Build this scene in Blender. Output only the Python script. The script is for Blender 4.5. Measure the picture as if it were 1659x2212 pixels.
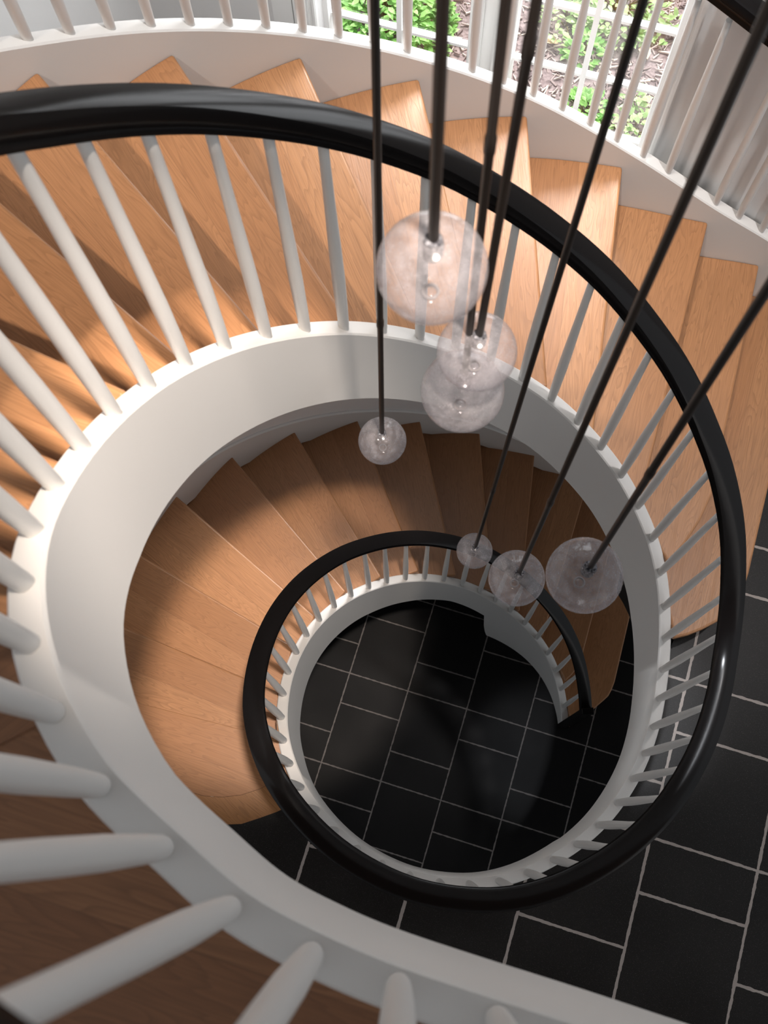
import bpy, bmesh, math, random
from math import sin, cos, radians, pi, floor, hypot, atan2
from mathutils import Vector, Matrix
random.seed(7)
K_ = 1/6.0                     # all plan data below is in half-tile units; one unit is 1/6 m
MZ = 14.733                    # storey height
RI = MZ/13                     # riser
DB = 35.674                    # camera height

for o in list(bpy.data.objects): bpy.data.objects.remove(o)
sc = bpy.context.scene
# ------------------------------------------------------------------ camera
F_PX = 2339.06
RM = ((0.9983989955524979, -0.054325531954643444, -0.01575380137009393),
      (0.05656364273774594, 0.958894334083911, 0.2780687152162387),
      (0.0, 0.2785146183589257, -0.9604319899713785))
cd = bpy.data.cameras.new('camera'); cam = bpy.data.objects.new('camera', cd); sc.collection.objects.link(cam)
ri, up, fw = (Vector(r) for r in RM)
m = Matrix((ri, up, -fw)).transposed().to_4x4(); m.translation = Vector((0, 0, DB*K_)); cam.matrix_world = m
cd.sensor_fit = 'VERTICAL'; cd.sensor_height = 32.0; cd.sensor_width = 24.0; cd.lens = 32.0*F_PX/2212
cd.clip_start = 0.02; cd.clip_end = 200
cd.dof.use_dof = True; cd.dof.focus_distance = 3.6; cd.dof.aperture_fstop = 8.0
sc.camera = cam
# ------------------------------------------------------------------ light
sc.view_settings.view_transform = 'Standard'; sc.view_settings.look = 'None'
sc.view_settings.gamma = 1.0; sc.view_settings.exposure = 0.0
try: sc.view_settings.use_curve_mapping = False
except Exception: pass
w = bpy.data.worlds.new('overcast_sky'); sc.world = w; w.use_nodes = True
bg = w.node_tree.nodes['Background']; bg.inputs[0].default_value = (0.90, 0.95, 1.0, 1); bg.inputs[1].default_value = 0.68
def sun(name, rot, e, col, ang):
    l = bpy.data.lights.new(name, 'SUN'); l.energy = e; l.color = col; l.angle = radians(ang)
    o = bpy.data.objects.new(name, l); sc.collection.objects.link(o); o.rotation_euler = rot; return o
def spot(name, loc, tgt, e, col, size, blend, rad):
    l = bpy.data.lights.new(name, 'SPOT'); l.energy = e; l.color = col; l.spot_size = radians(size); l.spot_blend = blend
    l.shadow_soft_size = rad; o = bpy.data.objects.new(name, l); sc.collection.objects.link(o)
    o.location = Vector(loc)*K_; d = (Vector(tgt)-Vector(loc)).normalized()
    o.rotation_euler = d.to_track_quat('-Z', 'Y').to_euler(); return o
def area(name, loc, tgt, e, col, sx, sy):
    l = bpy.data.lights.new(name, 'AREA'); l.shape = 'RECTANGLE'; l.size = sx*K_; l.size_y = sy*K_; l.energy = e; l.color = col
    o = bpy.data.objects.new(name, l); sc.collection.objects.link(o); o.location = Vector(loc)*K_
    d = (Vector(tgt)-Vector(loc)).normalized(); o.rotation_euler = d.to_track_quat('-Z', 'Y').to_euler(); return o
sun('daylight', (radians(-42), 0, radians(-20)), 8.0, (1, .97, .95), 25)
spot('downlight_a', (1.7, .6, 44.6), (-3.0, 5.0, 11), 1250, (1, .87, .76), 15.5, .4, .09)
spot('downlight_b', (-8.0, -1.0, 44.6), (-3.6, 6.0, 25), 380, (1, .89, .80), 22, .9, .05)
spot('downlight_c', (-1.2, 5.6, 44.6), (4.5, 8.8, 19), 240, (1, .87, .76), 14, .7, .06)
spot('newel_sheen_spot', (4.5, 1.7, 44.6), (4.6, 1.9, 0), 520, (.92, .95, 1), 7, .8, .05)  # added spot for the bluish window sheen on the tiles by the newel
spot('right_wall_fill', (8.5, 5.5, 44.6), (7.3, 10.0, 20), 420, (1, .96, .95), 44, .8, .06)  # added fill lamp, brightens the wall right of the windows
spot('pilaster_fill', (-.5, 8.0, 44.6), (-1.0, 13.2, 22), 330, (1, .97, .95), 46, .9, .06)  # extra wash put in to lift the pilasters and window wall, no fitting there
# daylight falling in through the two windows
WD = Vector((cos(radians(-20.3)), sin(radians(-20.3)), 0)); WN = Vector((-WD.y, WD.x, 0)); W0 = Vector((5.6, 11.0, 0))
for sx in (-2.05, -5.3):
    c = W0+WD*sx+WN*1.2; area('window_daylight', (c.x, c.y, 24.5), (c.x-3*WN.x, c.y-3*WN.y, 22.0), 9, (.93, .97, 1), 2.6, 8)

# ------------------------------------------------------------------ materials
def mat(name, col=(.8, .8, .8), rough=.5, spec=.5, metal=0):
    mt = bpy.data.materials.new(name); mt.use_nodes = True; b = mt.node_tree.nodes['Principled BSDF']
    b.inputs['Base Color'].default_value = (*col, 1); b.inputs['Roughness'].default_value = rough
    b.inputs['Specular IOR Level'].default_value = spec; b.inputs['Metallic'].default_value = metal
    return mt, mt.node_tree, b
def nd(nt, t, **kw):
    n = nt.nodes.new(t)
    for k, v in kw.items(): setattr(n, k, v)
    return n
def mth(nt, op, a, b=None, c=None):
    n = nd(nt, 'ShaderNodeMath', operation=op)
    for i, v in enumerate((a, b, c)):
        if v is None: continue
        if isinstance(v, (int, float)): n.inputs[i].default_value = v
        else: nt.links.new(v, n.inputs[i])
    return n.outputs[0]
def ramp(nt, fac, stops):
    n = nd(nt, 'ShaderNodeValToRGB'); nt.links.new(fac, n.inputs[0]); e = n.color_ramp.elements
    e[0].position, e[0].color = stops[0][0], (*stops[0][1], 1); e[1].position, e[1].color = stops[-1][0], (*stops[-1][1], 1)
    for p, c in stops[1:-1]:
        x = e.new(p); x.color = (*c, 1)
    return n.outputs[0]
def mixc(nt, f, a, b, mode='MIX'):
    n = nd(nt, 'ShaderNodeMix', data_type='RGBA', blend_type=mode)
    for i, v in ((0, f), (6, a), (7, b)):
        if isinstance(v, (int, float)): n.inputs[i].default_value = v
        elif isinstance(v, tuple): n.inputs[i].default_value = (*v, 1)
        else: nt.links.new(v, n.inputs[i])
    return n.outputs[2]
def bump(nt, b, h, st, dist=.002):
    n = nd(nt, 'ShaderNodeBump'); n.inputs['Strength'].default_value = st; n.inputs['Distance'].default_value = dist
    nt.links.new(h, n.inputs['Height']); nt.links.new(n.outputs[0], b.inputs['Normal'])

def paint(name, col, rough):
    mt, nt, b = mat(name, col, rough, .4)
    tc = nd(nt, 'ShaderNodeTexCoord'); ns = nd(nt, 'ShaderNodeTexNoise'); ns.inputs['Scale'].default_value = 60
    nt.links.new(tc.outputs['Object'], ns.inputs['Vector']); bump(nt, b, ns.outputs[0], .08, .001)
    return mt
M_WHITE = paint('white_eggshell_paint', (.68, .665, .645), .42)
M_WALL = paint('wall_paint', (.76, .755, .75), .6)
M_TRIM = paint('trim_paint', (.84, .84, .83), .4)

def wood(name, c_lo, c_hi, rough=.38, board=.75, gap=True, seed=0., dark=.62):
    """grain runs along UV x (metres), boards are stacked along UV y"""
    mt, nt, b = mat(name, c_hi, rough, .45)
    uv = nd(nt, 'ShaderNodeUVMap'); sp = nd(nt, 'ShaderNodeSeparateXYZ'); nt.links.new(uv.outputs[0], sp.inputs[0])
    u, v = sp.outputs[0], sp.outputs[1]
    vb = mth(nt, 'DIVIDE', v, board*K_); idx = mth(nt, 'FLOOR', vb); fr = mth(nt, 'FRACT', vb)
    oi = nd(nt, 'ShaderNodeObjectInfo'); seedn = mth(nt, 'ADD', mth(nt, 'MULTIPLY', oi.outputs['Random'], 37.0), seed)
    wn = nd(nt, 'ShaderNodeTexWhiteNoise', noise_dimensions='2D'); cb = nd(nt, 'ShaderNodeCombineXYZ')
    nt.links.new(idx, cb.inputs[0]); nt.links.new(seedn, cb.inputs[1]); nt.links.new(cb.outputs[0], wn.inputs['Vector'])
    rnd = wn.outputs['Value']
    # grain space: long along u
    g = nd(nt, 'ShaderNodeCombineXYZ')
    nt.links.new(mth(nt, 'ADD', mth(nt, 'MULTIPLY', u, 1.0), mth(nt, 'MULTIPLY', rnd, 11.0)), g.inputs[0])
    nt.links.new(mth(nt, 'MULTIPLY', v, 9.0), g.inputs[1]); nt.links.new(mth(nt, 'MULTIPLY', rnd, 19.0), g.inputs[2])
    big = nd(nt, 'ShaderNodeTexNoise'); big.inputs['Scale'].default_value = 2.6; big.inputs['Detail'].default_value = 2; big.inputs['Distortion'].default_value = .4
    nt.links.new(g.outputs[0], big.inputs['Vector'])
    rings = mth(nt, 'FRACT', mth(nt, 'MULTIPLY', big.outputs[0], 17.0))
    ringl = ramp(nt, rings, [(0, (0, 0, 0)), (.55, (.25, .25, .25)), (.93, (1, 1, 1)), (1, (.1, .1, .1))])
    fg = nd(nt, 'ShaderNodeCombineXYZ'); nt.links.new(mth(nt, 'MULTIPLY', u, 6.0), fg.inputs[0]); nt.links.new(mth(nt, 'MULTIPLY', v, 230.0), fg.inputs[1]); nt.links.new(rnd, fg.inputs[2])
    fine = nd(nt, 'ShaderNodeTexNoise'); fine.inputs['Scale'].default_value = 1.6; fine.inputs['Detail'].default_value = 3
    nt.links.new(fg.outputs[0], fine.inputs['Vector'])
    pores = ramp(nt, fine.outputs[0], [(.42, (0, 0, 0)), (.62, (1, 1, 1))])
    tone = mixc(nt, rnd, c_lo, c_hi)
    darkc = tuple(x*dark for x in c_lo)
    c1 = mixc(nt, mth(nt, 'MULTIPLY', ringl, .5), tone, darkc)
    c2 = mixc(nt, mth(nt, 'MULTIPLY', pores, .3), c1, darkc)
    if gap:
        e = mth(nt, 'ABSOLUTE', mth(nt, 'SUBTRACT', fr, .5)); line = mth(nt, 'GREATER_THAN', e, .5-.006/board)
        c2 = mixc(nt, mth(nt, 'MULTIPLY', line, .3), c2, tuple(x*.35 for x in c_lo))
    nt.links.new(c2, b.inputs['Base Color'])
    bump(nt, b, mth(nt, 'ADD', mth(nt, 'MULTIPLY', ringl, -.6), mth(nt, 'MULTIPLY', pores, -.5)), .22, .0008)
    return mt
M_OAK = wood('oak_tread', (.345, .158, .066), (.420, .205, .090))
M_OAKR = wood('oak_riser', (.34, .155, .06), (.40, .19, .08), board=2.0, gap=False, seed=5)
M_BORDER = wood('oak_border', (.30, .135, .048), (.36, .165, .06), board=3.0, gap=False, seed=3)
M_FLOORW = wood('walnut_toned_floor', (.23, .10, .045), (.30, .14, .065), rough=.45, board=.95, seed=9)

mt, nt, b = mat('black_lacquered_wood', (.0075, .0068, .0068), .3, .12); M_BLACK = mt
tc = nd(nt, 'ShaderNodeTexCoord'); mp = nd(nt, 'ShaderNodeMapping'); mp.inputs['Scale'].default_value = (40, 40, 9); ns = nd(nt, 'ShaderNodeTexNoise'); ns.inputs['Scale'].default_value = 3
nt.links.new(tc.outputs['Object'], mp.inputs[0]); nt.links.new(mp.outputs[0], ns.inputs[0]); nt.links.new(ramp(nt, ns.outputs[0], [(.3, (.24,)*3), (.75, (.30,)*3)]), b.inputs['Roughness'])

gl = nd(nt, 'ShaderNodeBsdfGlossy'); gl.inputs['Roughness'].default_value = .2; df = nd(nt, 'ShaderNodeBsdfDiffuse'); df.inputs[0].default_value = (.007, .006, .006, 1)
lw_ = nd(nt, 'ShaderNodeLayerWeight'); lw_.inputs[0].default_value = .5
mx = nd(nt, 'ShaderNodeMixShader'); nt.links.new(mth(nt, 'ADD', .022, mth(nt, 'MULTIPLY', mth(nt, 'POWER', lw_.outputs['Facing'], 6.0), .30)), mx.inputs[0])
nt.links.new(df.outputs[0], mx.inputs[1]); nt.links.new(gl.outputs[0], mx.inputs[2]); nt.links.new(mx.outputs[0], nt.nodes['Material Output'].inputs[0])

def tiles(name, org, tint=(.0075, .0072, .0078), spk=.06, grout=(.33, .30, .28), gw=.022, rb=.28, spec=.2):
    mt, nt, b = mat(name, tint, .45, spec)
    yaw = -.35406; a = (cos(yaw), sin(yaw)); bb = (sin(yaw), -cos(yaw))
    tc = nd(nt, 'ShaderNodeNewGeometry'); sp = nd(nt, 'ShaderNodeSeparateXYZ'); nt.links.new(tc.outputs['Position'], sp.inputs[0])
    jn = nd(nt, 'ShaderNodeTexNoise'); jn.inputs['Scale'].default_value = 45; jn.inputs['Detail'].default_value = 3; nt.links.new(tc.outputs['Position'], jn.inputs['Vector'])
    jit = mth(nt, 'MULTIPLY', mth(nt, 'SUBTRACT', jn.outputs[0], .5), .045)
    x = mth(nt, 'SUBTRACT', mth(nt, 'DIVIDE', sp.outputs[0], K_), org[0]); y = mth(nt, 'SUBTRACT', mth(nt, 'DIVIDE', sp.outputs[1], K_), org[1])
    U = mth(nt, 'ADD', mth(nt, 'MULTIPLY', x, a[0]), mth(nt, 'MULTIPLY', y, a[1]))
    V = mth(nt, 'ADD', mth(nt, 'MULTIPLY', x, bb[0]), mth(nt, 'MULTIPLY', y, bb[1]))
    ui = mth(nt, 'FLOOR', mth(nt, 'DIVIDE', U, 2.0)); par = mth(nt, 'FLOORED_MODULO', ui, 2.0)
    def dist(t, per, off):        # distance to the nearest joint of a periodic family
        q = mth(nt, 'FLOORED_MODULO', mth(nt, 'ADD', mth(nt, 'SUBTRACT', t, off), per/2), per)
        return mth(nt, 'ABSOLUTE', mth(nt, 'SUBTRACT', q, per/2))
    du = dist(U, 2.0, 0.0); d0 = dist(V, 3.0, 0.0); d1 = dist(V, 3.0, 1.0); d2 = dist(V, 3.0, 2.0)
    dx = mth(nt, 'ADD', mth(nt, 'MULTIPLY', d1, mth(nt, 'SUBTRACT', 1.0, par)), mth(nt, 'MULTIPLY', d2, par))
    d = mth(nt, 'ADD', mth(nt, 'MINIMUM', du, mth(nt, 'MINIMUM', d0, dx)), jit)
    g = mth(nt, 'LESS_THAN', d, gw)
    vi = mth(nt, 'FLOOR', mth(nt, 'SUBTRACT', V, mth(nt, 'MULTIPLY', par, 0.0)))
    wn = nd(nt, 'ShaderNodeTexNoise'); wn.inputs['Scale'].default_value = 4; nt.links.new(tc.outputs['Position'], wn.inputs['Vector'])
    s1 = nd(nt, 'ShaderNodeTexNoise'); s1.inputs['Scale'].default_value = 420; s1.inputs['Detail'].default_value = 2; nt.links.new(tc.outputs['Position'], s1.inputs['Vector'])
    sp2 = ramp(nt, s1.outputs[0], [(.60, (0, 0, 0)), (.80, (1, 1, 1))])
    base = mixc(nt, wn.outputs[0], tuple(t*.7 for t in tint), tuple(t*1.8 for t in tint))
    c = mixc(nt, mth(nt, 'MULTIPLY', sp2, .8), base, (spk, spk*.95, spk*.92))
    gc = mixc(nt, jn.outputs[0], tuple(t*.75 for t in grout), grout)
    nt.links.new(mixc(nt, g, c, gc), b.inputs['Base Color'])
    nt.links.new(mth(nt, 'ADD', mth(nt, 'MULTIPLY', wn.outputs[0], .25), mth(nt, 'ADD', rb, mth(nt, 'MULTIPLY', g, .3))), b.inputs['Roughness'])
    bump(nt, b, mth(nt, 'SUBTRACT', mth(nt, 'MULTIPLY', s1.outputs[0], .35), g), .35, .0012)
    return mt
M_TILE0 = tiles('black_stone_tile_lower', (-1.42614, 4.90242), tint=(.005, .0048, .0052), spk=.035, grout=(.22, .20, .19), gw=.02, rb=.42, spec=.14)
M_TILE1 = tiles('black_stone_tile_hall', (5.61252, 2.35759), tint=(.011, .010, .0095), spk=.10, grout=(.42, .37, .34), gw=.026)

# ------------------------------------------------------------------ helpers
C = sc.collection
def tag(o, label=None, cat=None, group=None, kind=None):
    if label: o['label'] = label
    if cat: o['category'] = cat
    if group: o['group'] = group
    if kind: o['kind'] = kind
    return o
def empty(name, loc, label, cat, group=None):
    o = bpy.data.objects.new(name, None); C.objects.link(o); o.location = Vector(loc)*K_; o.empty_display_size = .05
    return tag(o, label, cat, group)
def link(name, bm, m, parent=None, smooth=None):
    """mesh data in world half-tile units -> object"""
    bm.normal_update(); me = bpy.data.meshes.new(name); bm.to_mesh(me); bm.free(); me.materials.append(m)
    o = bpy.data.objects.new(name, me); C.objects.link(o)
    org = parent.location if parent is not None else Vector((0, 0, 0))
    me.transform(Matrix.Translation(-org) @ Matrix.Scale(K_, 4))
    if parent is not None: o.parent = parent
    if smooth is not None:
        for p in me.polygons: p.use_smooth = True
        me.set_sharp_from_angle(angle=radians(smooth))
    return o
def bevel(o, w=.03, seg=2):
    md = o.modifiers.new('bevel', 'BEVEL'); md.width = w*K_; md.segments = seg; md.limit_method = 'ANGLE'; md.angle_limit = radians(40)
    return o
def prism(poly, z0, z1, bm=None, uvdir=None, uvo=(0, 0)):
    bm = bm or bmesh.new()
    a = sum(poly[i][0]*poly[(i+1) % len(poly)][1]-poly[(i+1) % len(poly)][0]*poly[i][1] for i in range(len(poly)))
    if a < 0: poly = poly[::-1]
    lo = [bm.verts.new((x, y, z0)) for x, y in poly]; hi = [bm.verts.new((x, y, z1)) for x, y in poly]
    fs = [bm.faces.new(hi), bm.faces.new(lo[::-1])]
    for i in range(len(poly)):
        j = (i+1) % len(poly); fs.append(bm.faces.new((lo[i], lo[j], hi[j], hi[i])))
    if uvdir:
        uv = bm.loops.layers.uv.verify(); c, s = cos(uvdir), sin(uvdir)
        for f in fs:
            for l in f.loops:
                x, y = l.vert.co.x-uvo[0], l.vert.co.y-uvo[1]
                l[uv].uv = ((x*c+y*s)*K_, (-x*s+y*c+(l.vert.co.z-z1))*K_)
    return bm
def sweep(path, prof, bm=None, cap=True, closed=True, uv=False):
    """path: list of (P, n, up) frames; prof(i) -> list of (outward, z) offsets"""
    bm = bm or bmesh.new(); rows = []
    for i, (p, n) in enumerate(path):
        pr = prof(i) if callable(prof) else prof
        rows.append([bm.verts.new((p.x+n.x*a, p.y+n.y*a, p.z+b)) for a, b in pr])
    k = len(rows[0]); lay = bm.loops.layers.uv.verify() if uv else None
    for i in range(len(rows)-1):
        for j in range(k if closed else k-1):
            q = (j+1) % k
            bm.faces.new((rows[i][j], rows[i+1][j], rows[i+1][q], rows[i][q]))
    if cap and closed:
        bm.faces.new(rows[0]); bm.faces.new(rows[-1][::-1])
    bmesh.ops.recalc_face_normals(bm, faces=bm.faces)
    return bm
def tube(pts, rads, seg=12, bm=None, capped=True):
    bm = bm or bmesh.new(); rows = []
    for i, (p, r) in enumerate(zip(pts, rads)):
        a = Vector(pts[max(i-1, 0)]); b_ = Vector(pts[min(i+1, len(pts)-1)]); t = (b_-a).normalized()
        x = t.orthogonal() if abs(t.z) < .99 else Vector((1, 0, 0)); x = (x-t*x.dot(t)).normalized(); y = t.cross(x)
        rows.append([bm.verts.new(Vector(p)+x*r*cos(2*pi*j/seg)+y*r*sin(2*pi*j/seg)) for j in range(seg)])
    for i in range(len(rows)-1):
        for j in range(seg): bm.faces.new((rows[i][j], rows[i][(j+1) % seg], rows[i+1][(j+1) % seg], rows[i+1][j]))
    if capped: bm.faces.new(rows[0][::-1]); bm.faces.new(rows[-1])
    return bm
def catmull(P, t):
    i = int(min(max(floor(t), 0), len(P)-2)); u = t-i
    p0, p1, p2, p3 = (Vector(P[max(i-1, 0)]), Vector(P[i]), Vector(P[i+1]), Vector(P[min(i+2, len(P)-1)]))
    return .5*((2*p1)+(p2-p0)*u+(2*p0-5*p1+4*p2-p3)*u*u+(3*p1-p0-3*p2+p3)*u**3)
def lerpt(x, xs, ys):
    if x <= xs[0]: return ys[0]
    for i in range(1, len(xs)):
        if x <= xs[i]: return ys[i-1]+(ys[i]-ys[i-1])*(x-xs[i-1])/(xs[i]-xs[i-1])
    return ys[-1]
def smt(x, x0, dx, ys):
    t = (x-x0)/dx; P = [(y, 0, 0) for y in ys]; return catmull(P, t).x

# ------------------------------------------------------------------ plan of the spiral well
CX, CY = 1.427, 2.654
RA = [3.81, 3.83, 3.84, 3.83, 3.79, 3.73, 3.68, 3.65, 3.62, 3.58, 3.55, 3.52, 3.5, 3.5, 3.5, 3.51, 3.52, 3.53, 3.55, 3.58, 3.6, 3.62, 3.63, 3.64, 3.64, 3.64, 3.62, 3.6, 3.55, 3.49, 3.45, 3.42, 3.39, 3.38, 3.39, 3.43, 3.5, 3.57, 3.62, 3.64, 3.63, 3.62, 3.59, 3.57, 3.53, 3.49, 3.46, 3.44, 3.43, 3.42, 3.42, 3.43, 3.45, 3.47, 3.50, 3.54, 3.59, 3.64, 3.67, 3.68]
def rad_in(T): return smt(T, -360, 10, RA)
TH0, TH1, CC = 4., 203., .61
def S(th):
    x = (th-TH0)/(TH1-TH0)*MZ; w = 1.0
    r = lambda u: u if u > w else (0 if u < -w else (u+w)**2/(4*w))
    return r(x)-r(x-MZ)
def cap_z(T): return MZ+CC+S(T) if T > -70 else CC+S(T+360)
TAIL = [(-1.06, .0), (-.75, -.27), (-.40, -.47), (-.05, -.63), (.46, -.82), (1.05, -1.03), (1.7, -1.27), (3.2, -1.82), (5.5, -2.67), (8.5, -3.78)]
def frame_in(T):
    def P(t):
        r = rad_in(t); return Vector((CX+r*cos(radians(t)), CY+r*sin(radians(t)), 0))
    p = P(T); d = P(T+1)-P(T-1); n = Vector((d.y, -d.x, 0)).normalized(); p.z = cap_z(T); return p, n
# one continuous path from the upper landing (index 0) down to the lower floor
_tail = [Vector((x, y, 0)) for x, y in TAIL]; _ctl = [frame_in(210)[0].xy.to_3d(), frame_in(218)[0].xy.to_3d()]+_tail
tail_pts = []
for i in range(1, len(_ctl)-1):
    for s_ in range(6): tail_pts.append(catmull(_ctl, i+s_/6))
tail_pts.append(_ctl[-1])
tail = []
for i, p in enumerate(tail_pts):
    d = tail_pts[min(i+1, len(tail_pts)-1)]-tail_pts[max(i-1, 0)]; n = Vector((d.y, -d.x, 0)).normalized()
    q = p.copy(); q.z = 2*MZ+CC; tail.append((q, n))
tail = tail[1:][::-1]
def path_in(Ta, Tb, step=3.0):
    n = max(2, int(abs(Tb-Ta)/step)); return [frame_in(Ta+(Tb-Ta)*i/n) for i in range(n+1)]
T_END = -357.0
def thick(T):      # depth of the white face below its top edge
    if T < -64:
        t = T+360
        if t > 66: h = lerpt(T, [-294, -276, -255, -236, -200, -162, -148, -120], [2.3, 2.15, 2.55, 2.72, 2.76, 2.7, 2.0, 1.85]); return h
        k = (t-62)/4.0
        return cap_z(T) if t < 62 else cap_z(T)*(1-k)**.5+2.3*(1-(1-k)**.5)
    return lerpt(T, [-60, -30, -6, 19, 30, 45, 60, 76, 90, 120, 160, 175, 186, 193, 199, 204, 210, 216, 225], [1.65, 1.8, 2.1, 2.41, 2.38, 2.24, 2.16, 2.07, 2.01, 2.03, 2.0, 1.99, 1.98, 1.92, 1.84, 1.80, 1.73, 1.68, 1.69])
CW = .225
def stringer_bm(path, th):
    return sweep(path, lambda i: [(0, -.03), (.02, 0), (CW-.02, 0), (CW, -.03), (CW, -th[i]), (0, -th[i])])

# treads: nosing lines (outer point, inner point)
def nos(z, L): return L
NU = {1: ((8.9, 9.95), (6.73, 4.16)), 2: ((7.43, 9.9), (6.5, 7.16)), 3: ((6.18, 10.2), (5.36, 7.87)), 4: ((4.46, 10.71), (4.12, 9.05)), 5: ((2.71, 11.07), (2.67, 8.28)),
      6: ((.91, 11.01), (1.28, 8.61)), 7: ((-.82, 10.6), (.06, 7.96)), 8: ((-2.42, 9.84), (-1.33, 7.8)), 9: ((-3.79, 8.76), (-1.32, 5.38)), 10: ((-3.71, 6.33), (-1.99, 4.67)),
      11: ((-3.21, 4.25), (-2.45, 3.84)), 12: ((-5.4, 4.1), (-3.1, 3.02)), 13: ((-4.9, 2.4), (-2.9, 1.78))}
NL = {1: ((7.7, 6.01), (7.0, 4.01)), 2: ((6.32, 5.96), (5.85, 4.69)), 3: ((6.18, 9.34), (5.78, 8.28)), 4: ((4.67, 10.6), (4.17, 7.66)), 5: ((2.94, 11.0), (2.92, 7.77)), 6: ((1.16, 11.05), (1.67, 7.73)),
      7: ((-.6, 10.74), (.47, 7.57)), 8: ((-2.25, 10.09), (-.71, 7.13)), 9: ((-3.74, 9.09), (-1.68, 6.39)), 10: ((-4.91, 7.78), (-2.72, 5.75)), 11: ((-5.42, 6.04), (-2.86, 4.34)),
      12: ((-5.52, 4.27), (-3.06, 3.13)), 13: ((-5.0, 2.56), (-2.98, 1.93))}
def ring(cx, cy, r, a): return [(cx+r*cos(radians(t)), cy+r*sin(radians(t)), 0) for t in a]
OU = [(11.6, 8.55, 0), (9.6, 9.25, 0), (7.43, 9.9, 0), (6.18, 10.22, 0), (4.46, 10.73, 0), (2.71, 11.05, 0), (.91, 11.0, 0), (-.82, 10.6, 0), (-2.42, 9.84, 0), (-3.79, 8.76, 0)]+ring(1.43, 2.65, 7.98, range(141, 232, 10))
OL = [(11.6, 8.2, 0), (9.6, 8.95, 0), (7.8, 9.6, 0), (6.3, 10.1, 0)]+[(4.67, 10.6, 0), (2.94, 11.0, 0), (1.16, 11.05, 0), (-.6, 10.74, 0), (-2.24, 10.09, 0), (-3.74, 9.09, 0), (-4.91, 7.78, 0)]+ring(1.75, 2.62, 8.46, range(154, 236, 10))
def dense(P, n=8): return [catmull(P, i/n) for i in range((len(P)-1)*n+1)]
OUd, OLd = dense(OU), dense(OL)
def inner_curve(low, off):
    a = [(-357+2*i) for i in range(110)] if low else [(-2+2*i) for i in range(112)]
    out = []
    for T in a:
        p, n = frame_in(T); out.append(Vector((p.x+n.x*off, p.y+n.y*off, 0)))
    return out
def hit(curve, a, d):
    best = None
    for i in range(len(curve)-1):
        p, q = curve[i], curve[i+1]; e = q-p; den = d[0]*e.y-d[1]*e.x
        if abs(den) < 1e-9: continue
        t = ((p.x-a[0])*e.y-(p.y-a[1])*e.x)/den; u = ((p.x-a[0])*d[1]-(p.y-a[1])*d[0])/den
        if -1e-6 <= u <= 1+1e-6:
            if best is None or abs(t) < abs(best[0]): best = (t, i+u)
    return best
def at(curve, s):
    i = int(min(max(floor(s), 0), len(curve)-2)); return curve[i].lerp(curve[i+1], s-i)
def seg(curve, s0, s1):
    out = [at(curve, s0)]
    rng = range(int(floor(s0))+1, int(math.ceil(s1))) if s1 > s0 else range(int(math.ceil(s0))-1, int(floor(s1)), -1)
    for i in rng: out.append(curve[i])
    out.append(at(curve, s1)); return out
def cuts(N, inner, outer, k, shift):
    """params of nosing line k moved up-stair by shift"""
    (ox, oy), (ix, iy) = N[k]; d = Vector((ox-ix, oy-iy)).normalized(); nrm = Vector((-d.y, d.x))   # up-stair = counter-clockwise
    a = (ix+nrm.x*shift, iy+nrm.y*shift)
    hi = hit(inner, a, d); a2 = (ox+nrm.x*shift, oy+nrm.y*shift); ho = hit(outer, a2, d)
    return (hi[1] if hi else 0), (ho[1] if ho else 0)
BULL_U = [(6.73, 4.16), (6.55, 3.78), (6.33, 3.5), (6.02, 3.29), (5.75, 3.17), (5.48, 3.08), (5.21, 3.02)]
BULL_L = [(7.0, 4.01), (6.87, 3.75), (6.74, 3.56), (6.56, 3.42), (6.13, 3.11), (5.62, 2.80), (5.42, 2.68)]
B2U = [(6.5, 7.16), (6.1, 5.95), (5.92, 5.42), (5.62, 4.92), (5.3, 4.52), (5.05, 4.26)]
B2L = [(5.85, 4.69), (5.7, 4.4), (5.5, 4.18), (5.27, 4.0)]
BULLS_U, BULLS_L = {1: BULL_U, 2: B2U}, {1: BULL_L, 2: B2L}
def tread_poly(N, inner, outer, k, f, bk, bull):
    if k in bull:
        bull = bull[k]
        (ox, oy), (ix, iy) = N[k]; d = Vector((ox-ix, oy-iy)).normalized(); nrm = Vector((-d.y, d.x))
        ho = hit(outer, (ox+nrm.x*f, oy+nrm.y*f), d); so = ho[1]
        front = [(x+(nrm.x*f if i < 3 else nrm.x*f*.3), y+(nrm.y*f if i < 3 else f*.95)) for i, (x, y) in enumerate(bull)] if k == 1 else [(x-f*.8, y+f*.5) for x, y in bull]
        si = min(range(len(inner)), key=lambda i: (inner[i]-Vector((*front[-1], 0))).length)
    else:
        si, so = cuts(N, inner, outer, k, f); front = []
    bi, bo = cuts(N, inner, outer, k+1, bk)
    if k == 1: bi = 16 if N is NU else 13.5
    A = [(v.x, v.y) for v in seg(outer, so, bo)]; B = [(v.x, v.y) for v in seg(inner, bi, si)]
    out = []
    for q in (A+B+front[::-1]):
        if not out or hypot(q[0]-out[-1][0], q[1]-out[-1][1]) > .09: out.append(q)
    if hypot(out[0][0]-out[-1][0], out[0][1]-out[-1][1]) < .09: out.pop()
    return out

# =================================================================== structure
def slab(name, poly, z0, z1, m, uvdir=None):
    return tag(link(name, prism(poly, z0, z1, uvdir=uvdir), m), kind='structure')
slab('floor', [(-16, -16), (20, -16), (20, 16), (-16, 16)], -.6, 0, M_TILE0)
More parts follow.
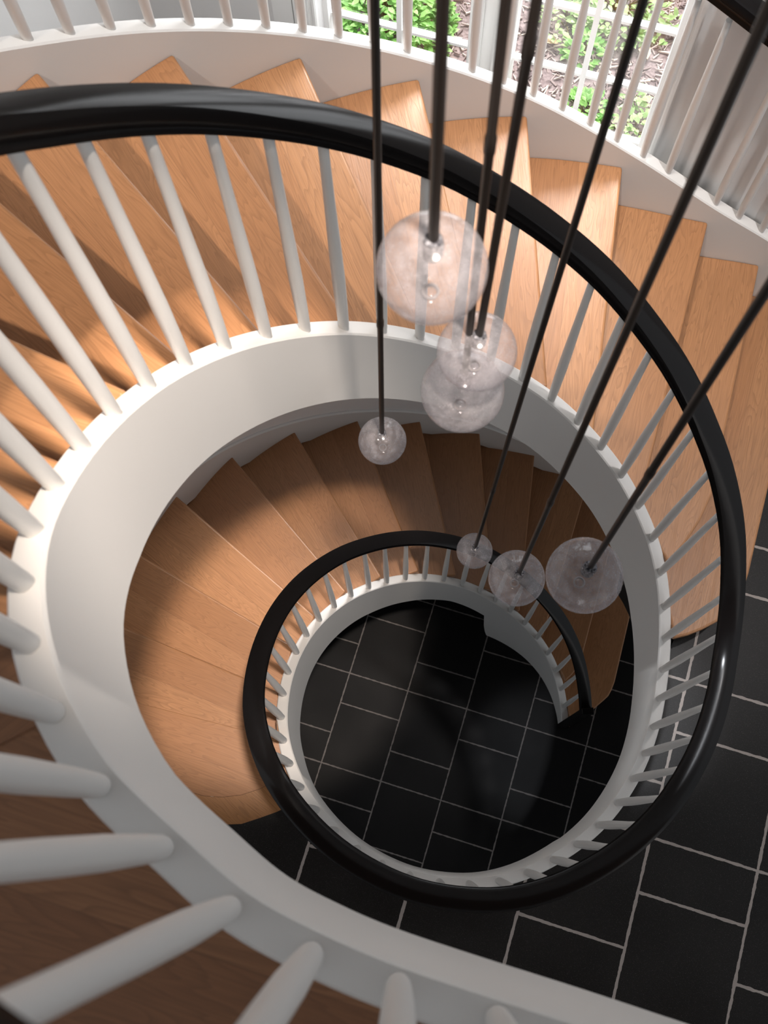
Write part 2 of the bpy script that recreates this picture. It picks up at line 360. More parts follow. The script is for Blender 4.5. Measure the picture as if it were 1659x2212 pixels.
# hall floor: a slab with the stair opening cut out as one outline
def ring_out(T0, T1, off, step=4):
    out = []; n = int(abs(T1-T0)/step)
    for i in range(n+1):
        p, nn = frame_in(T0+(T1-T0)*i/n); out.append((p.x+nn.x*off, p.y+nn.y*off))
    return out
inU, inL = inner_curve(False, CW-.005), inner_curve(True, CW-.005)
# opening: around the well on the gallery side, then along the outer wall of the lower flight
s13 = cuts(NL, inL, OLd, 13, .12); s4 = cuts(NL, inL, OLd, 3, 0)
gal = ring_out(-160-360+360, 28, .1)           # from the top of the lower flight round to the right
arcO = [(v.x, v.y) for v in seg(OLd, s4[1], s13[1])]
hole = gal+[(6.1, 9.7)]*0+arcO
def holed(name, outer, hole, z0, z1, m, uvdir=None):
    bm = bmesh.new()
    for z in (z1, z0):
        vo = [bm.verts.new((x, y, z)) for x, y in outer]; vh = [bm.verts.new((x, y, z)) for x, y in hole]
        e = [bm.edges.new((l[i], l[(i+1) % len(l)])) for l in (vo, vh) for i in range(len(l))]
        bmesh.ops.triangle_fill(bm, use_beauty=True, edges=e)
        if z == z1: top = (vo, vh)
        else: bot = (vo, vh)
    for a, b_ in zip(top, bot):
        for i in range(len(a)):
            j = (i+1) % len(a); bm.faces.new((a[i], a[j], b_[j], b_[i]))
    bmesh.ops.recalc_face_normals(bm, faces=bm.faces)
    if uvdir is not None:
        uv = bm.loops.layers.uv.verify(); c, s = cos(uvdir), sin(uvdir)
        for f in bm.faces:
            for l in f.loops: x, y = l.vert.co.x, l.vert.co.y; l[uv].uv = ((x*c+y*s)*K_, (-x*s+y*c)*K_)
    return tag(link(name, bm, m), kind='structure')
WB = [W0+WD*s_ for s_ in (-10.1, 12)]     # window wall line ends
hall_outline = [(-16, -16), (20, -16), (WB[1].x, WB[1].y), (WB[0].x, WB[0].y), (-7.6, 4.5), (-16, 4.5)]
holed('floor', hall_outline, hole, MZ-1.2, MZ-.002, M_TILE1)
# upper floor of wide boards around the well
s13u = cuts(NU, inU, OUd, 13, .12)
upper_edge = [(v.x, v.y) for v in seg(OUd, s13u[1], s13u[1]+14)][:6]
pin, pout = at(inU, s13u[0]), at(OUd, s13u[1])
well_up = [(frame_in(t)[0].x+frame_in(t)[1].x*(CW-.04), frame_in(t)[0].y+frame_in(t)[1].y*(CW-.04)) for t in range(int(s13u[0]*2-2), 220, 2)]
well_up = [(pin.x, pin.y)]+[q for q in well_up if q[1] < pin.y]+[(p.x+n.x*(CW-.04), p.y+n.y*(CW-.04)) for p, n in tail[::-1]]
UPZ = 2*MZ
poly_up = [(pout.x, pout.y)]+well_up+[(12, -5.3), (12, -12), (-12, -12), (-12, pout.y)]
g20 = radians(-20.3)
slab('floor', poly_up, UPZ-1.0, UPZ-.002, M_FLOORW, g20)
# cross-laid boards north of the mitre joint at the stair head
mit = [(pin.x, pin.y), (pout.x, pout.y), (-7.0, 2.4), (-7.0, -1.62), (-3.1, .164), (-2.24, .56), (-1.98, .68), (frame_in(205)[0].x+frame_in(205)[1].x*.19, frame_in(205)[0].y+frame_in(205)[1].y*.19),
       (frame_in(200)[0].x+frame_in(200)[1].x*.19, frame_in(200)[0].y+frame_in(200)[1].y*.19), (frame_in(196)[0].x+frame_in(196)[1].x*.19, frame_in(196)[0].y+frame_in(196)[1].y*.19)]
fl = link('trim_4', prism(mit, UPZ-.01, UPZ+.012, uvdir=radians(33)), M_FLOORW); tag(fl, kind='structure')

# ------------------------------------------------------------------ walls
def wbox(s0, s1, z0, z1, d0=0., d1=1.0, bm=None):
    bm = bm or bmesh.new(); q = [W0+WD*s0+WN*d0, W0+WD*s1+WN*d0, W0+WD*s1+WN*d1, W0+WD*s0+WN*d1]
    return prism([(v.x, v.y) for v in q], z0, z1, bm)
GZ0, GZ1 = 15.8, 27.07
bm = bmesh.new()
for a, b_, z0, z1 in ((-10.1, -6.65, 0, 45.5), (-3.98, -3.39, 0, 45.5), (-.70, 12, 0, 45.5), (-6.65, -3.98, 0, GZ0), (-6.65, -3.98, GZ1, 45.5), (-3.39, -.70, 0, GZ0), (-3.39, -.70, GZ1, 45.5)):
    wbox(a, b_, z0, z1, .0, 1.1, bm)
tag(link('wall_back', bm, M_WALL), kind='structure')
bm = wbox(-.2, 12, 0, 45.5, -.16, -.002); tag(link('trim_1', bm, M_WALL), kind='structure')       # the plaster wall that stands proud right of the window
A_ = WB[0]; q = [A_, A_-WN*1.0]
bm = prism([(A_.x, A_.y), (A_.x-WN.x*11, A_.y-WN.y*11), (A_.x-WN.x*11-WD.x, A_.y-WN.y*11-WD.y), (A_.x-WD.x, A_.y-WD.y)], 0, 45.5)
tag(link('wall_left', bm, M_WALL), kind='structure')
bm = prism([(-16, -16), (20, -16), (20, -15), (-16, -15)], 0, 45.5); tag(link('wall_front', bm, M_WALL), kind='structure')
tag(link('ceiling', prism([(-16, -16), (20, -16), (20, 8), (-5, 15.5), (-16, 15.5)], 45.5, 46.2), M_WALL), kind='structure')
# enclosing curved wall of the lower flight with its skirting
lw = [v for v in OLd if True]
def curve_frames(cur, z):
    out = []
    for i, p in enumerate(cur):
        d = cur[min(i+1, len(cur)-1)]-cur[max(i-1, 0)]; n = Vector((d.y, -d.x, 0)).normalized()
        out.append((Vector((p.x, p.y, z(i) if callable(z) else z)), n))
    return out
lowwall = seg(OLd, cuts(NL, inL, OLd, 2, 0)[1]-8, s13[1]+1.0)
fr = curve_frames(lowwall, 0)
tag(link('wall_right', sweep(fr, [(0, 0), (.6, 0), (.6, MZ-.05), (0, MZ-.05)]), M_WALL, smooth=40), kind='structure')
kparL = [(cuts(NL, inL, OLd, k, 0)[1], k) for k in range(1, 14)]
def k_of(par, tab):
    xs = [t[0] for t in tab]; ys = [t[1] for t in tab]
    if par <= xs[0]: return ys[0]+(par-xs[0])/(xs[1]-xs[0])*(ys[1]-ys[0])
    if par >= xs[-1]: return ys[-1]+(par-xs[-1])/(xs[-1]-xs[-2])
    return lerpt(par, xs, ys)
NLs = {k: kparL[k-1][0] for k in range(1, 14)}
pa, pb = cuts(NL, inL, OLd, 2, 0)[1], s13[1]
skp = [pa+(pb-pa)*i/90 for i in range(91)]
skf = []
for i, s_ in enumerate(skp):
    p = at(OLd, s_); d = at(OLd, s_+.2)-at(OLd, s_-.2); n = Vector((d.y, -d.x, 0)).normalized()
    skf.append((Vector((p.x, p.y, k_of(s_, kparL)*RI)), n))

# ------------------------------------------------------------------ windows
mt, nt, b = mat('window_glass', (1, 1, 1), .02); M_GLASS = mt
tr = nd(nt, 'ShaderNodeBsdfTransparent'); gl = nd(nt, 'ShaderNodeBsdfGlossy'); gl.inputs['Roughness'].default_value = .02; mx = nd(nt, 'ShaderNodeMixShader'); mx.inputs[0].default_value = .06
nt.links.new(tr.outputs[0], mx.inputs[1]); nt.links.new(gl.outputs[0], mx.inputs[2]); nt.links.new(mx.outputs[0], nt.nodes['Material Output'].inputs[0])
for wi, (s0, s1, sm) in enumerate(((-3.39, -.70, -2.055), (-6.65, -3.98, -5.315))):
    bm = bmesh.new()
    zs = [20.02-1.41*3+1.41*i for i in range(9)]
    for z in zs[1:-1]:
        wbox(s0+.05, s1-.05, z-.03, z+.03, .34, .46, bm)
    wbox(sm-.045, sm+.045, GZ0+.1, GZ1-.1, .32, .47, bm)
    wbox(s0, s0+.09, GZ0, GZ1, .22, .6, bm); wbox(s1-.09, s1, GZ0, GZ1, .22, .6, bm)
    wbox(s0, s1, GZ0, GZ0+.2, .22, .6, bm); wbox(s0, s1, GZ1-.2, GZ1, .22, .6, bm)
    wf = tag(link('window_%d' % (wi+1), bm, M_TRIM), kind='structure')
    pane = link('window_pane', wbox(s0+.06, s1-.06, GZ0+.1, GZ1-.1, .40, .42), M_GLASS); pane.parent = wf
    # casing with two beads
    bm = bmesh.new()
    for a, b_, t in ((s0-.20, s0, .10), (s1, s1+.20, .10), (s0-.17, s0-.12, .15), (s1+.12, s1+.17, .15), (s0-.05, s0-.01, .13), (s1+.01, s1+.05, .13)):
        wbox(a, b_, GZ0-.2, GZ1+.4, -t, -.001, bm)
    tag(link('trim_%d' % (wi+2), bm, M_TRIM), kind='structure')
# flat pilaster boards
bm = bmesh.new(); wbox(-3.80, -3.60, 0.2, 30, -.05, -.001, bm); wbox(-7.07, -6.88, .2, 30, -.07, -.001, bm); wbox(-7.47, -7.1, .2, 30, -.05, -.001, bm)
tag(link('trim_5', bm, M_TRIM), kind='structure')

# =================================================================== staircases
def build_flight(name, N, inner, outer, base, bull, label, path, th, low):
    root = empty(name, (CX, CY, base), label, 'staircase')
    tab = []
    for k in range(1, 13):
        z = base+k*RI; ang = atan2(N[k][0][1]-N[k][1][1], N[k][0][0]-N[k][1][0]); uvo = N[k][1]
        off = (uvo[0]+random.uniform(-1, 1)*0+cos(ang+pi/2)*.0, uvo[1])
        poly = tread_poly(N, inner, outer, k, 0.0, .30, bull)
        o = link('tread', prism(poly, z-.20, z, uvdir=ang, uvo=off), M_OAK, root); bevel(o, .045, 3)
        if k <= 2: poly = tread_poly(N, inner, outer, k, .13, -.05, bull)
        else:
            c0, c1 = cuts(N, inner, outer, k, .13), cuts(N, inner, outer, k, .28)
            poly = [(v.x, v.y) for v in seg(outer, c0[1], c1[1])+seg(inner, c1[0], c0[0])]
        link('riser', prism(poly, z-RI+.0, z-.20, uvdir=ang, uvo=off), M_OAKR, root)
    # landing nosing board at the stair head
    ang = atan2(N[13][0][1]-N[13][1][1], N[13][0][0]-N[13][1][0])
    a, b_ = cuts(N, inner, outer, 13, 0), cuts(N, inner, outer, 13, .30)
    pl = [(v.x, v.y) for v in (at(outer, a[1]), at(outer, b_[1]), at(inner, b_[0]), at(inner, a[0]))]
    if low:
        # the timber apron of the hall landing: a curved board against the tiles and the boards behind it
        arc = [(-4.4, 1.07), (-3.94, .82), (-3.68, .73), (-3.33, .69), (-2.97, .71), (-2.62, .8), (-2.3, .95)]
        til = [(-5.2, 1.05), (-4.4, .45), (-3.48, .2), (-2.98, .19), (-2.63, .28), (-2.32, .37), (-1.92, .53)]
        o_end = [(v.x, v.y) for v in seg(outer, a[1], a[1]+5)]; o_end = [q for q in o_end if q[1] > .7]
        i_end = [(frame_in(t)[0].x+frame_in(t)[1].x*(CW-.05), frame_in(t)[0].y+frame_in(t)[1].y*(CW-.05)) for t in (-148.5, -152, -156, -160, -164, -168, -171)]
        pl = [(at(inner, a[0]).x, at(inner, a[0]).y)]+o_end+[(-5.6, 1.3)]+arc+i_end[2:]
        o = link('tread', prism(pl, base+13*RI-.2, base+13*RI, uvdir=ang-.08, uvo=N[13][1]), M_OAK, root); bevel(o, .04, 2)
        pl2 = arc+[i_end[2], i_end[1], i_end[0]]+til[::-1]
        link('landing_border', prism(pl2, base+13*RI-.2, base+13*RI+.006, uvdir=ang-.42, uvo=(0, 0)), M_BORDER, root)
    else:
        o = link('tread', prism(pl, base+13*RI-.2, base+13*RI+.014, uvdir=ang, uvo=N[13][1]), M_OAK, root); bevel(o, .04, 2)
    poly = [(v.x, v.y) for v in (at(outer, cuts(N, inner, outer, 13, .13)[1]), at(outer, b_[1]), at(inner, b_[0]), at(inner, cuts(N, inner, outer, 13, .13)[0]))]
    link('riser', prism(poly, base+12*RI, base+13*RI-.2, uvdir=ang), M_OAKR, root)
    link('inner_stringer', stringer_bm(path, th), M_WHITE, root, smooth=35)
    # plastered soffit following the flight
    bm = bmesh.new(); lay = []
    for j in range(0, 97):
        k = 1.6+j*(12.2-1.6)/96 if low else .9+j*(12.9-.9)/96
        i0 = int(floor(k)); f = k-i0; i0 = max(1, i0); i1 = min(13, i0+1)
        c0, c1 = cuts(N, inner, outer, i0, 0), cuts(N, inner, outer, i1, 0)
        pi_, po = at(inner, c0[0]+(c1[0]-c0[0])*f), at(outer, c0[1]+(c1[1]-c0[1])*f)
        z = base+k*RI-(1.65 if not low else 1.9)
        z = max(z, base+.02)
        lay.append((bm.verts.new((pi_.x, pi_.y, z)), bm.verts.new((po.x, po.y, z)), bm.verts.new((po.x, po.y, z-.1)), bm.verts.new((pi_.x, pi_.y, z-.1))))
    for a_, b2 in zip(lay, lay[1:]):
        for q in range(4): bm.faces.new((a_[q], b2[q], b2[(q+1) % 4], a_[(q+1) % 4]))
    bm.faces.new(lay[0]); bm.faces.new(lay[-1][::-1]); bmesh.ops.recalc_face_normals(bm, faces=bm.faces)
    link('soffit', bm, M_WHITE, root, smooth=30)
    return root
# upper flight
Tup0, Tup1 = 208., 6.
Tup0 = 218.; pU = path_in(Tup0, Tup1, 2.0); thU = [thick(Tup0+(Tup1-Tup0)*i/(len(pU)-1)) for i in range(len(pU))]
thU = [1.70]*len(tail)+thU; pU = tail+pU      # the white edge runs on as the kerb of the upper landing
st_up = build_flight('staircase', NU, inU, OUd, MZ, BULLS_U, 'upper curved oak staircase with white stringers, climbing from the hall past the windows', pU, thU, False)
Tl0, Tl1 = -150., T_END
nL = 130; pL = [frame_in(Tl0+(Tl1-Tl0)*i/nL) for i in range(nL+1)]; thL = [thick(Tl0+(Tl1-Tl0)*i/nL) for i in range(nL+1)]
st_lo = build_flight('staircase', NL, inL, OLd, 0, BULLS_L, 'lower curved oak staircase seen through the middle of the well, down to the lower floor', pL, thL, True)
# skirting of the lower flight belongs to it
link('skirting', sweep(skf, [(-.07, -.9), (-.07, .62), (-.03, .66), (.02, .66), (.02, -.9)]), M_WHITE, st_lo, smooth=35)
# outer stringer of the upper flight
kpar = [(cuts(NU, inU, OUd, k, 0)[1], k) for k in range(1, 14)]
OUarc = [0.]
for i in range(1, len(OUd)): OUarc.append(OUarc[-1]+(OUd[i]-OUd[i-1]).length)
def arc_at(par):
    i = int(floor(par)); return OUarc[i]+(OUarc[min(i+1, len(OUarc)-1)]-OUarc[i])*(par-i)
karc = [(arc_at(p_), k) for p_, k in kpar]; A4 = karc[3][0]; A13 = karc[12][0]
def outer_frame(a):
    """a: arc length along the outer curve, growing up-stair"""
    par = lerpt(a, OUarc, list(range(len(OUarc)))); p = at(OUd, par); d = at(OUd, par+.35)-at(OUd, par-.35); n = Vector((d.y, -d.x, 0)).normalized()
    z = lerpt(a, [t[0] for t in karc], [t[1]*RI for t in karc])+.42 if a > A4 else 4*RI+.42-(A4-a)*.615
    if z < 1.0: z = .72+.28*math.exp((z-1.0)/.28)
    if (p-Vector((CX, CY, 0))).dot(n) < 0: n = -n
    return Vector((p.x, p.y, MZ+z)), n
OA0 = 1.2; ofr = [outer_frame(OA0+(A13+.5-OA0)*i/170) for i in range(171)]
OW = .24
link('outer_stringer', sweep(ofr, [(0, -.03), (.02, 0), (OW-.02, 0), (OW, -.03), (OW, -2.1), (0, -2.1)]), M_WHITE, st_up, smooth=35)
# gallery edge of the hall and kerb of the upper landing
pG = path_in(6., -150., 2.5); thG = [thick(6+(-156.)*i/(len(pG)-1)) for i in range(len(pG))]
tag(link('gallery_kerb', stringer_bm(pG, thG), M_WHITE, smooth=35), 'white curved kerb round the hall edge of the well, beside the black tiled floor', 'kerb')

# =================================================================== balustrades
HB, HR = 3.80, 4.19
def rail_h(T):
    if T is None: return 3.79
    return lerpt(T, [-357, -330, -300, -100, -60, -10, 5, 15, 25, 36, 55, 100, 115, 130, 140, 150, 158, 166], [3.95, 4.0, 4.1, 4.15, 4.15, 4.2, 4.3, 4.32, 4.22, 4.15, 4.12, 4.12, 4.05, 3.97, 3.92, 3.86, 3.81, 3.79])
PROF = [(-.175, -.10), (-.165, -.035), (-.12, -.005), (0, .006), (.12, -.005), (.165, -.035), (.175, -.10), (.172, -.18), (.14, -.215), (.125, -.25), (.115, -.30), (.125, -.35), (.12, -.385), (-.12, -.385), (-.125, -.35), (-.115, -.30), (-.125, -.25), (-.14, -.215), (-.172, -.18)]
def baluster_mesh(h, seg=14):
    bm = bmesh.new(); prof = [(-.05, .060), (.03, .060), (.06, .064), (.5, .070), (1.15, .074), (1.8, .068), (2.6, .056), (3.3, .050), (h-.14, .048)]
    tube([(0, 0, z) for z, r in prof], [r for z, r in prof], seg, bm)
    me = bpy.data.meshes.new('baluster'); bm.to_mesh(me); bm.free(); me.materials.append(M_WHITE); me.transform(Matrix.Scale(K_, 4))
    for p in me.polygons: p.use_smooth = len(p.vertices) == 4
    return me
BAL = baluster_mesh(HB)
def add_baluster(p, root):
    o = bpy.data.objects.new('baluster', BAL); C.objects.link(o); o.parent = root; o.location = Vector(p)*K_-root.location; return o
inner_b = empty('balustrade', (CX, CY, 0), 'spiral balustrade winding round the open well, black handrail on slim white balusters', 'balustrade')
TB = [136.7, 145.4, 153.8, 162.0, 170.1, 178.0, 185.5, 192.7, 199.4, 205.7, 212.2, 219.1, 128.4, 120.1, 111.8, 103.4, 95.1, 86.7, 78.4, 70.5, 62.7, 54.9, 47.1, 39.0, 30.8, 22.7, 14.5,
      6.6, -1.9, -10.6, -19.3, -27.8, -36.3, -44.8, -53.4, -61.9, -70.1, -78.3, -86.5, -94.6, -102.8, -110.9, -118.9, -126.7, -134.4, -142.0, -149.6, -157.1,
      -164.5, -172.2, -180.3, -188.5, -196.7, -204.7, -212.8, -221.2, -229.7, -238.1, -246.3, -254.7, -263.1, -271.5, -279.8, -287.9, -295.6, -303.4, -311.5, -319.4, -327.3, -335.2, -343.0, -350.2]
for T in TB:
    p, n = frame_in(T); add_baluster((p.x+n.x*.11, p.y+n.y*.11, p.z), inner_b)
feet = [(-1.19, -.04), (-.86, -.34), (-.47, -.57), (-.06, -.73), (.40, -.90), (.86, -1.06), (1.31, -1.23), (1.76, -1.40), (2.21, -1.57), (2.66, -1.74)]
for x, y in feet: add_baluster((x, y, 2*MZ+CC), inner_b)
allp = tail+path_in(219., T_END, 2.5)
RC = .135
def inclined(path):
    """height factor keeps the rail section square to its slope"""
    out = []
    for i in range(len(path)):
        a, b_ = path[max(i-1, 0)][0], path[min(i+1, len(path)-1)][0]; hd = hypot(b_.x-a.x, b_.y-a.y); out.append(hypot(1, (b_.z-a.z)/max(hd, 1e-6)))
    return out
inc = inclined(allp)
nrp = len(allp)-len(tail)
rail_path = [(p+Vector((0, 0, rail_h(None if i < len(tail) else 219.+(T_END-219.)*(i-len(tail))/(nrp-1)))), n) for i, (p, n) in enumerate(allp)]
link('handrail', sweep(rail_path, lambda i: [(a+RC, b_*1.0) for a, b_ in PROF]), M_BLACK, inner_b, smooth=30)
# end post of the lower flight
p, n = frame_in(T_END); t = Vector((n.y, -n.x, 0)); t = -t if t.y > 0 else t
c = Vector((p.x, p.y, 0))+n*RC
def quad(c, n, t, a0, a1, b0, b1): return [tuple((c+n*a+t*b_).xy) for a, b_ in ((a0, b0), (a1, b0), (a1, b1), (a0, b1))]
o = link('newel_post', prism(quad(c, n, t, -.17, .17, -.02, .16), .0, p.z+HR-.02), M_BLACK, inner_b); bevel(o, .02, 2)
# outer balustrade on the window side
outer_b = empty('balustrade', (4.5, 10.8, MZ), 'straight-footed outer balustrade in front of the windows, its black handrail at top right', 'balustrade')
a0_ = lerpt(3.565, [t[1] for t in karc], [t[0] for t in karc])
for i in range(-14, 34):
    a = a0_+.503*i
    if a < OA0+.1 or a > A13+.4: continue
    p, n = outer_frame(a)
    add_baluster((p.x+n.x*.12, p.y+n.y*.12, p.z), outer_b)
link('handrail', sweep([(p+Vector((0, 0, HR)), n) for p, n in ofr], [(a+.14, b_) for a, b_ in PROF]), M_BLACK, outer_b, smooth=30)

# =================================================================== pendants
mt, nt, b = mat('seeded_glass', (.9, .88, .9), .08); M_BUB = mt
tc = nd(nt, 'ShaderNodeTexCoord')
n1 = nd(nt, 'ShaderNodeTexNoise'); n1.inputs['Scale'].default_value = 70; n1.inputs['Detail'].default_value = 5; nt.links.new(tc.outputs['Object'], n1.inputs['Vector'])
v1 = nd(nt, 'ShaderNodeTexVoronoi'); v1.inputs['Scale'].default_value = 260; nt.links.new(tc.outputs['Object'], v1.inputs['Vector'])
bub = ramp(nt, v1.outputs['Distance'], [(.10, (1, 1, 1)), (.30, (0, 0, 0))])
cloud = ramp(nt, n1.outputs[0], [(.38, (.0,)*3), (.66, (1,)*3)])
lw_ = nd(nt, 'ShaderNodeLayerWeight'); lw_.inputs[0].default_value = .35
rim = mth(nt, 'POWER', lw_.outputs['Facing'], 2.2)
fac = mth(nt, 'MINIMUM', mth(nt, 'ADD', .17, mth(nt, 'ADD', mth(nt, 'MULTIPLY', rim, .30), mth(nt, 'ADD', mth(nt, 'MULTIPLY', cloud, .22), mth(nt, 'MULTIPLY', bub, .28)))), .85)
df = nd(nt, 'ShaderNodeBsdfDiffuse'); df.inputs[0].default_value = (.44, .42, .44, 1); tl = nd(nt, 'ShaderNodeBsdfTranslucent'); tl.inputs[0].default_value = (.50, .48, .50, 1)
ad = nd(nt, 'ShaderNodeMixShader'); ad.inputs[0].default_value = .4; nt.links.new(df.outputs[0], ad.inputs[1]); nt.links.new(tl.outputs[0], ad.inputs[2])
tr = nd(nt, 'ShaderNodeBsdfTransparent'); tr.inputs[0].default_value = (.97, .96, .97, 1)
mx = nd(nt, 'ShaderNodeMixShader'); nt.links.new(fac, mx.inputs[0]); nt.links.new(tr.outputs[0], mx.inputs[1]); nt.links.new(ad.outputs[0], mx.inputs[2])
gl = nd(nt, 'ShaderNodeBsdfGlossy'); gl.inputs['Roughness'].default_value = .12; fr_ = nd(nt, 'ShaderNodeFresnel'); fr_.inputs[0].default_value = 1.5
bp = nd(nt, 'ShaderNodeBump'); bp.inputs['Strength'].default_value = .25; bp.inputs['Distance'].default_value = .001; nt.links.new(n1.outputs[0], bp.inputs['Height']); nt.links.new(bp.outputs[0], gl.inputs['Normal'])
m2 = nd(nt, 'ShaderNodeMixShader'); nt.links.new(mth(nt, 'ADD', .035, mth(nt, 'MULTIPLY', mth(nt, 'POWER', lw_.outputs['Facing'], 4.0), .55)), m2.inputs[0]); nt.links.new(mx.outputs[0], m2.inputs[1]); nt.links.new(gl.outputs[0], m2.inputs[2])
nt.links.new(m2.outputs[0], nt.nodes['Material Output'].inputs[0])
M_CORD, _, _ = mat('bronze_cord', (.012, .008, .006), .4, .4, .0)
M_SOCK, nt, b = mat('frosted_lamp_socket', (.1, .1, .11), .8, .1)
n1 = nd(nt, 'ShaderNodeTexNoise'); n1.inputs['Scale'].default_value = 260; tc = nd(nt, 'ShaderNodeTexCoord'); nt.links.new(tc.outputs['Object'], n1.inputs['Vector'])
nt.links.new(ramp(nt, n1.outputs[0], [(.40, (.02, .02, .025)), (.66, (.22, .22, .24))]), b.inputs['Base Color'])
M_PORT, _, _ = mat('clear_glass_port', (.20, .19, .19), .35, .3)
def lathe(prof, seg=40, bm=None):
    bm = bm or bmesh.new(); rows = []
    for r, z in prof: rows.append([bm.verts.new((r*cos(2*pi*j/seg), r*sin(2*pi*j/seg), z)) for j in range(seg)] if r > 1e-6 else [bm.verts.new((0, 0, z))])
    for a, b_ in zip(rows, rows[1:]):
        for j in range(seg):
            k = (j+1) % seg
            if len(a) == 1 and len(b_) > 1: bm.faces.new((a[0], b_[k], b_[j]))
            elif len(b_) == 1 and len(a) > 1: bm.faces.new((a[j], a[k], b_[0]))
            elif len(a) > 1: bm.faces.new((a[j], a[k], b_[k], b_[j]))
    return bm
def ray(x, y, Z): 
    d = Vector(((x-829.5)/F_PX, -(y-1106)/F_PX, 1.0)); v = Vector(RM[0])*d.x+Vector(RM[1])*d.y+Vector(RM[2])*d.z
    return v*Z
def pendant(c, r, cr, topdir, label):
    cz = c.z; root = empty('pendant_lamp', (c.x, c.y, cz), label, 'pendant lamp', 'glass globe pendants hanging in the stairwell')
    bm = bmesh.new()
    # outer wall with a neck opening at the top and a dimple below, inner wall a little inside
    a0 = math.asin(.14); n = 28; prof = []
    for i in range(n+1):
        t = a0+(pi-a0-.16)*i/n; prof.append((r*sin(t), r*cos(t)))
    prof += [(r*.10, -r*.93), (r*.05, -r*.90), (0, -r*.895)]
    bm2 = lathe(prof); 
    bmesh.ops.recalc_face_normals(bm2, faces=bm2.faces)
    for v in bm2.verts: v.co += Vector((c.x, c.y, cz))
    g = link('glass_globe', bm2, M_BUB, root, smooth=60)
    # socket: ribbed sleeve hanging in the neck, port ring at the foot
    b3 = lathe([(0, r*1.04), (r*.10, r*1.04), (r*.16, r*1.0), (r*.16, r*.93), (r*.19, r*.86), (r*.18, r*.50), (r*.12, r*.42), (0, r*.42)], 24)
    for v in b3.verts: v.co += Vector((c.x, c.y, cz))
    link('lamp_socket', b3, M_SOCK, root, smooth=40)
    b4 = lathe([(r*.115, -r*.90), (r*.155, -r*.885), (r*.165, -r*.84), (r*.13, -r*.81), (r*.115, -r*.84), (r*.115, -r*.90)], 28)
    for v in b4.verts: v.co += Vector((c.x, c.y, cz))
    bmesh.ops.recalc_face_normals(b4, faces=b4.faces); link('glass_port', b4, M_PORT, root, smooth=60)
    top = c+Vector((0, 0, r*1.0)); L = (45.4-top.z)/topdir.z
    pts = [top+topdir*s_ for s_ in (0, 1.2, 2.9, 2.93, 3.05, 3.08, L)]
    rr = [cr, cr, cr, cr*1.22, cr*1.22, cr, cr]
    link('suspension_rod', tube(pts, rr, 12), M_CORD, root, smooth=60)
    e = top+topdir*L
    b5 = lathe([(0, 0), (.34, 0), (.36, -.05), (.34, -.10), (0, -.10)], 24)
    for v in b5.verts: v.co += Vector((e.x, e.y, 45.5))
    link('ceiling_canopy', b5, M_CORD, root, smooth=40)
PEND = [(933, 580, 122, .30, (957, 0), .029, 'largest clear bubbled glass globe pendant, highest in the picture, below the black handrail'),
        (1030, 760, 87, .30, (1160, 0), .029, 'middle sized glass globe pendant just below the largest one, overlapping another globe'),
        (999, 845, 90, .34, (1093, 0), .028, 'glass globe pendant partly hidden behind the middle sized one'),
        (826, 952, 52, .30, (810, 0), .030, 'small glass globe pendant hanging alone on the left, over the lower treads'),
        (1025, 1190, 39, .29, (1390, 0), .030, 'smallest glass globe pendant, over the lower black handrail'),
        (1116, 1249, 61, .36, (1659, 25), .030, 'glass globe pendant between the smallest one and the large one at right'),
        (1262, 1243, 83, .41, (1659, 622), .031, 'large glass globe pendant furthest right, against the white stringer')]
for x, y, rp, rw, q, cr, lab in PEND:
    c = ray(x, y, F_PX*rw/rp)+Vector((0, 0, DB)); top = c+Vector((0, 0, rw))-Vector((0, 0, DB))
    # rod direction: towards the sight line of the rod at the picture edge, as near to plumb as that allows
    e = ray(q[0], q[1], 1.0); nrm = top.cross(e).normalized(); d = Vector((0, 0, 1)); d = (d-nrm*d.dot(nrm)).normalized()
    pendant(c, rw, cr, d, lab)

# =================================================================== garden outside the windows
GND = 14.0
mt, nt, b = mat('bark_mulch_soil', (.2, .15, .12), .9, .2); M_MULCH = mt
tc = nd(nt, 'ShaderNodeNewGeometry'); v1 = nd(nt, 'ShaderNodeTexVoronoi'); v1.inputs['Scale'].default_value = 60; n1 = nd(nt, 'ShaderNodeTexNoise'); n1.inputs['Scale'].default_value = 3
nt.links.new(tc.outputs[0], v1.inputs['Vector']); nt.links.new(tc.outputs[0], n1.inputs['Vector'])
cA = mixc(nt, v1.outputs['Color'], (.20, .155, .15), (.46, .38, .37)); nt.links.new(mixc(nt, n1.outputs[0], cA, (.22, .17, .17)), b.inputs['Base Color']); bump(nt, b, v1.outputs['Distance'], .8, .01)
def garden_quad():
    a = W0+WD*-16+WN*1.12; b_ = W0+WD*14+WN*1.12
    return [(a.x, a.y), (b_.x, b_.y), (b_.x+WN.x*40, b_.y+WN.y*40), (a.x+WN.x*40, a.y+WN.y*40)]
tag(link('garden_bed', prism(garden_quad(), GND-.5, GND), M_MULCH), kind='structure')
mt, nt, b = mat('bark_chip', (.4, .3, .25), .8, .2); M_CHIP = mt
gi = nd(nt, 'ShaderNodeNewGeometry'); nt.links.new(ramp(nt, gi.outputs['Random Per Island'], [(0, (.16, .12, .12)), (.5, (.40, .32, .30)), (.85, (.62, .53, .48)), (1, (.72, .62, .54))]), b.inputs['Base Color'])
bm = bmesh.new()
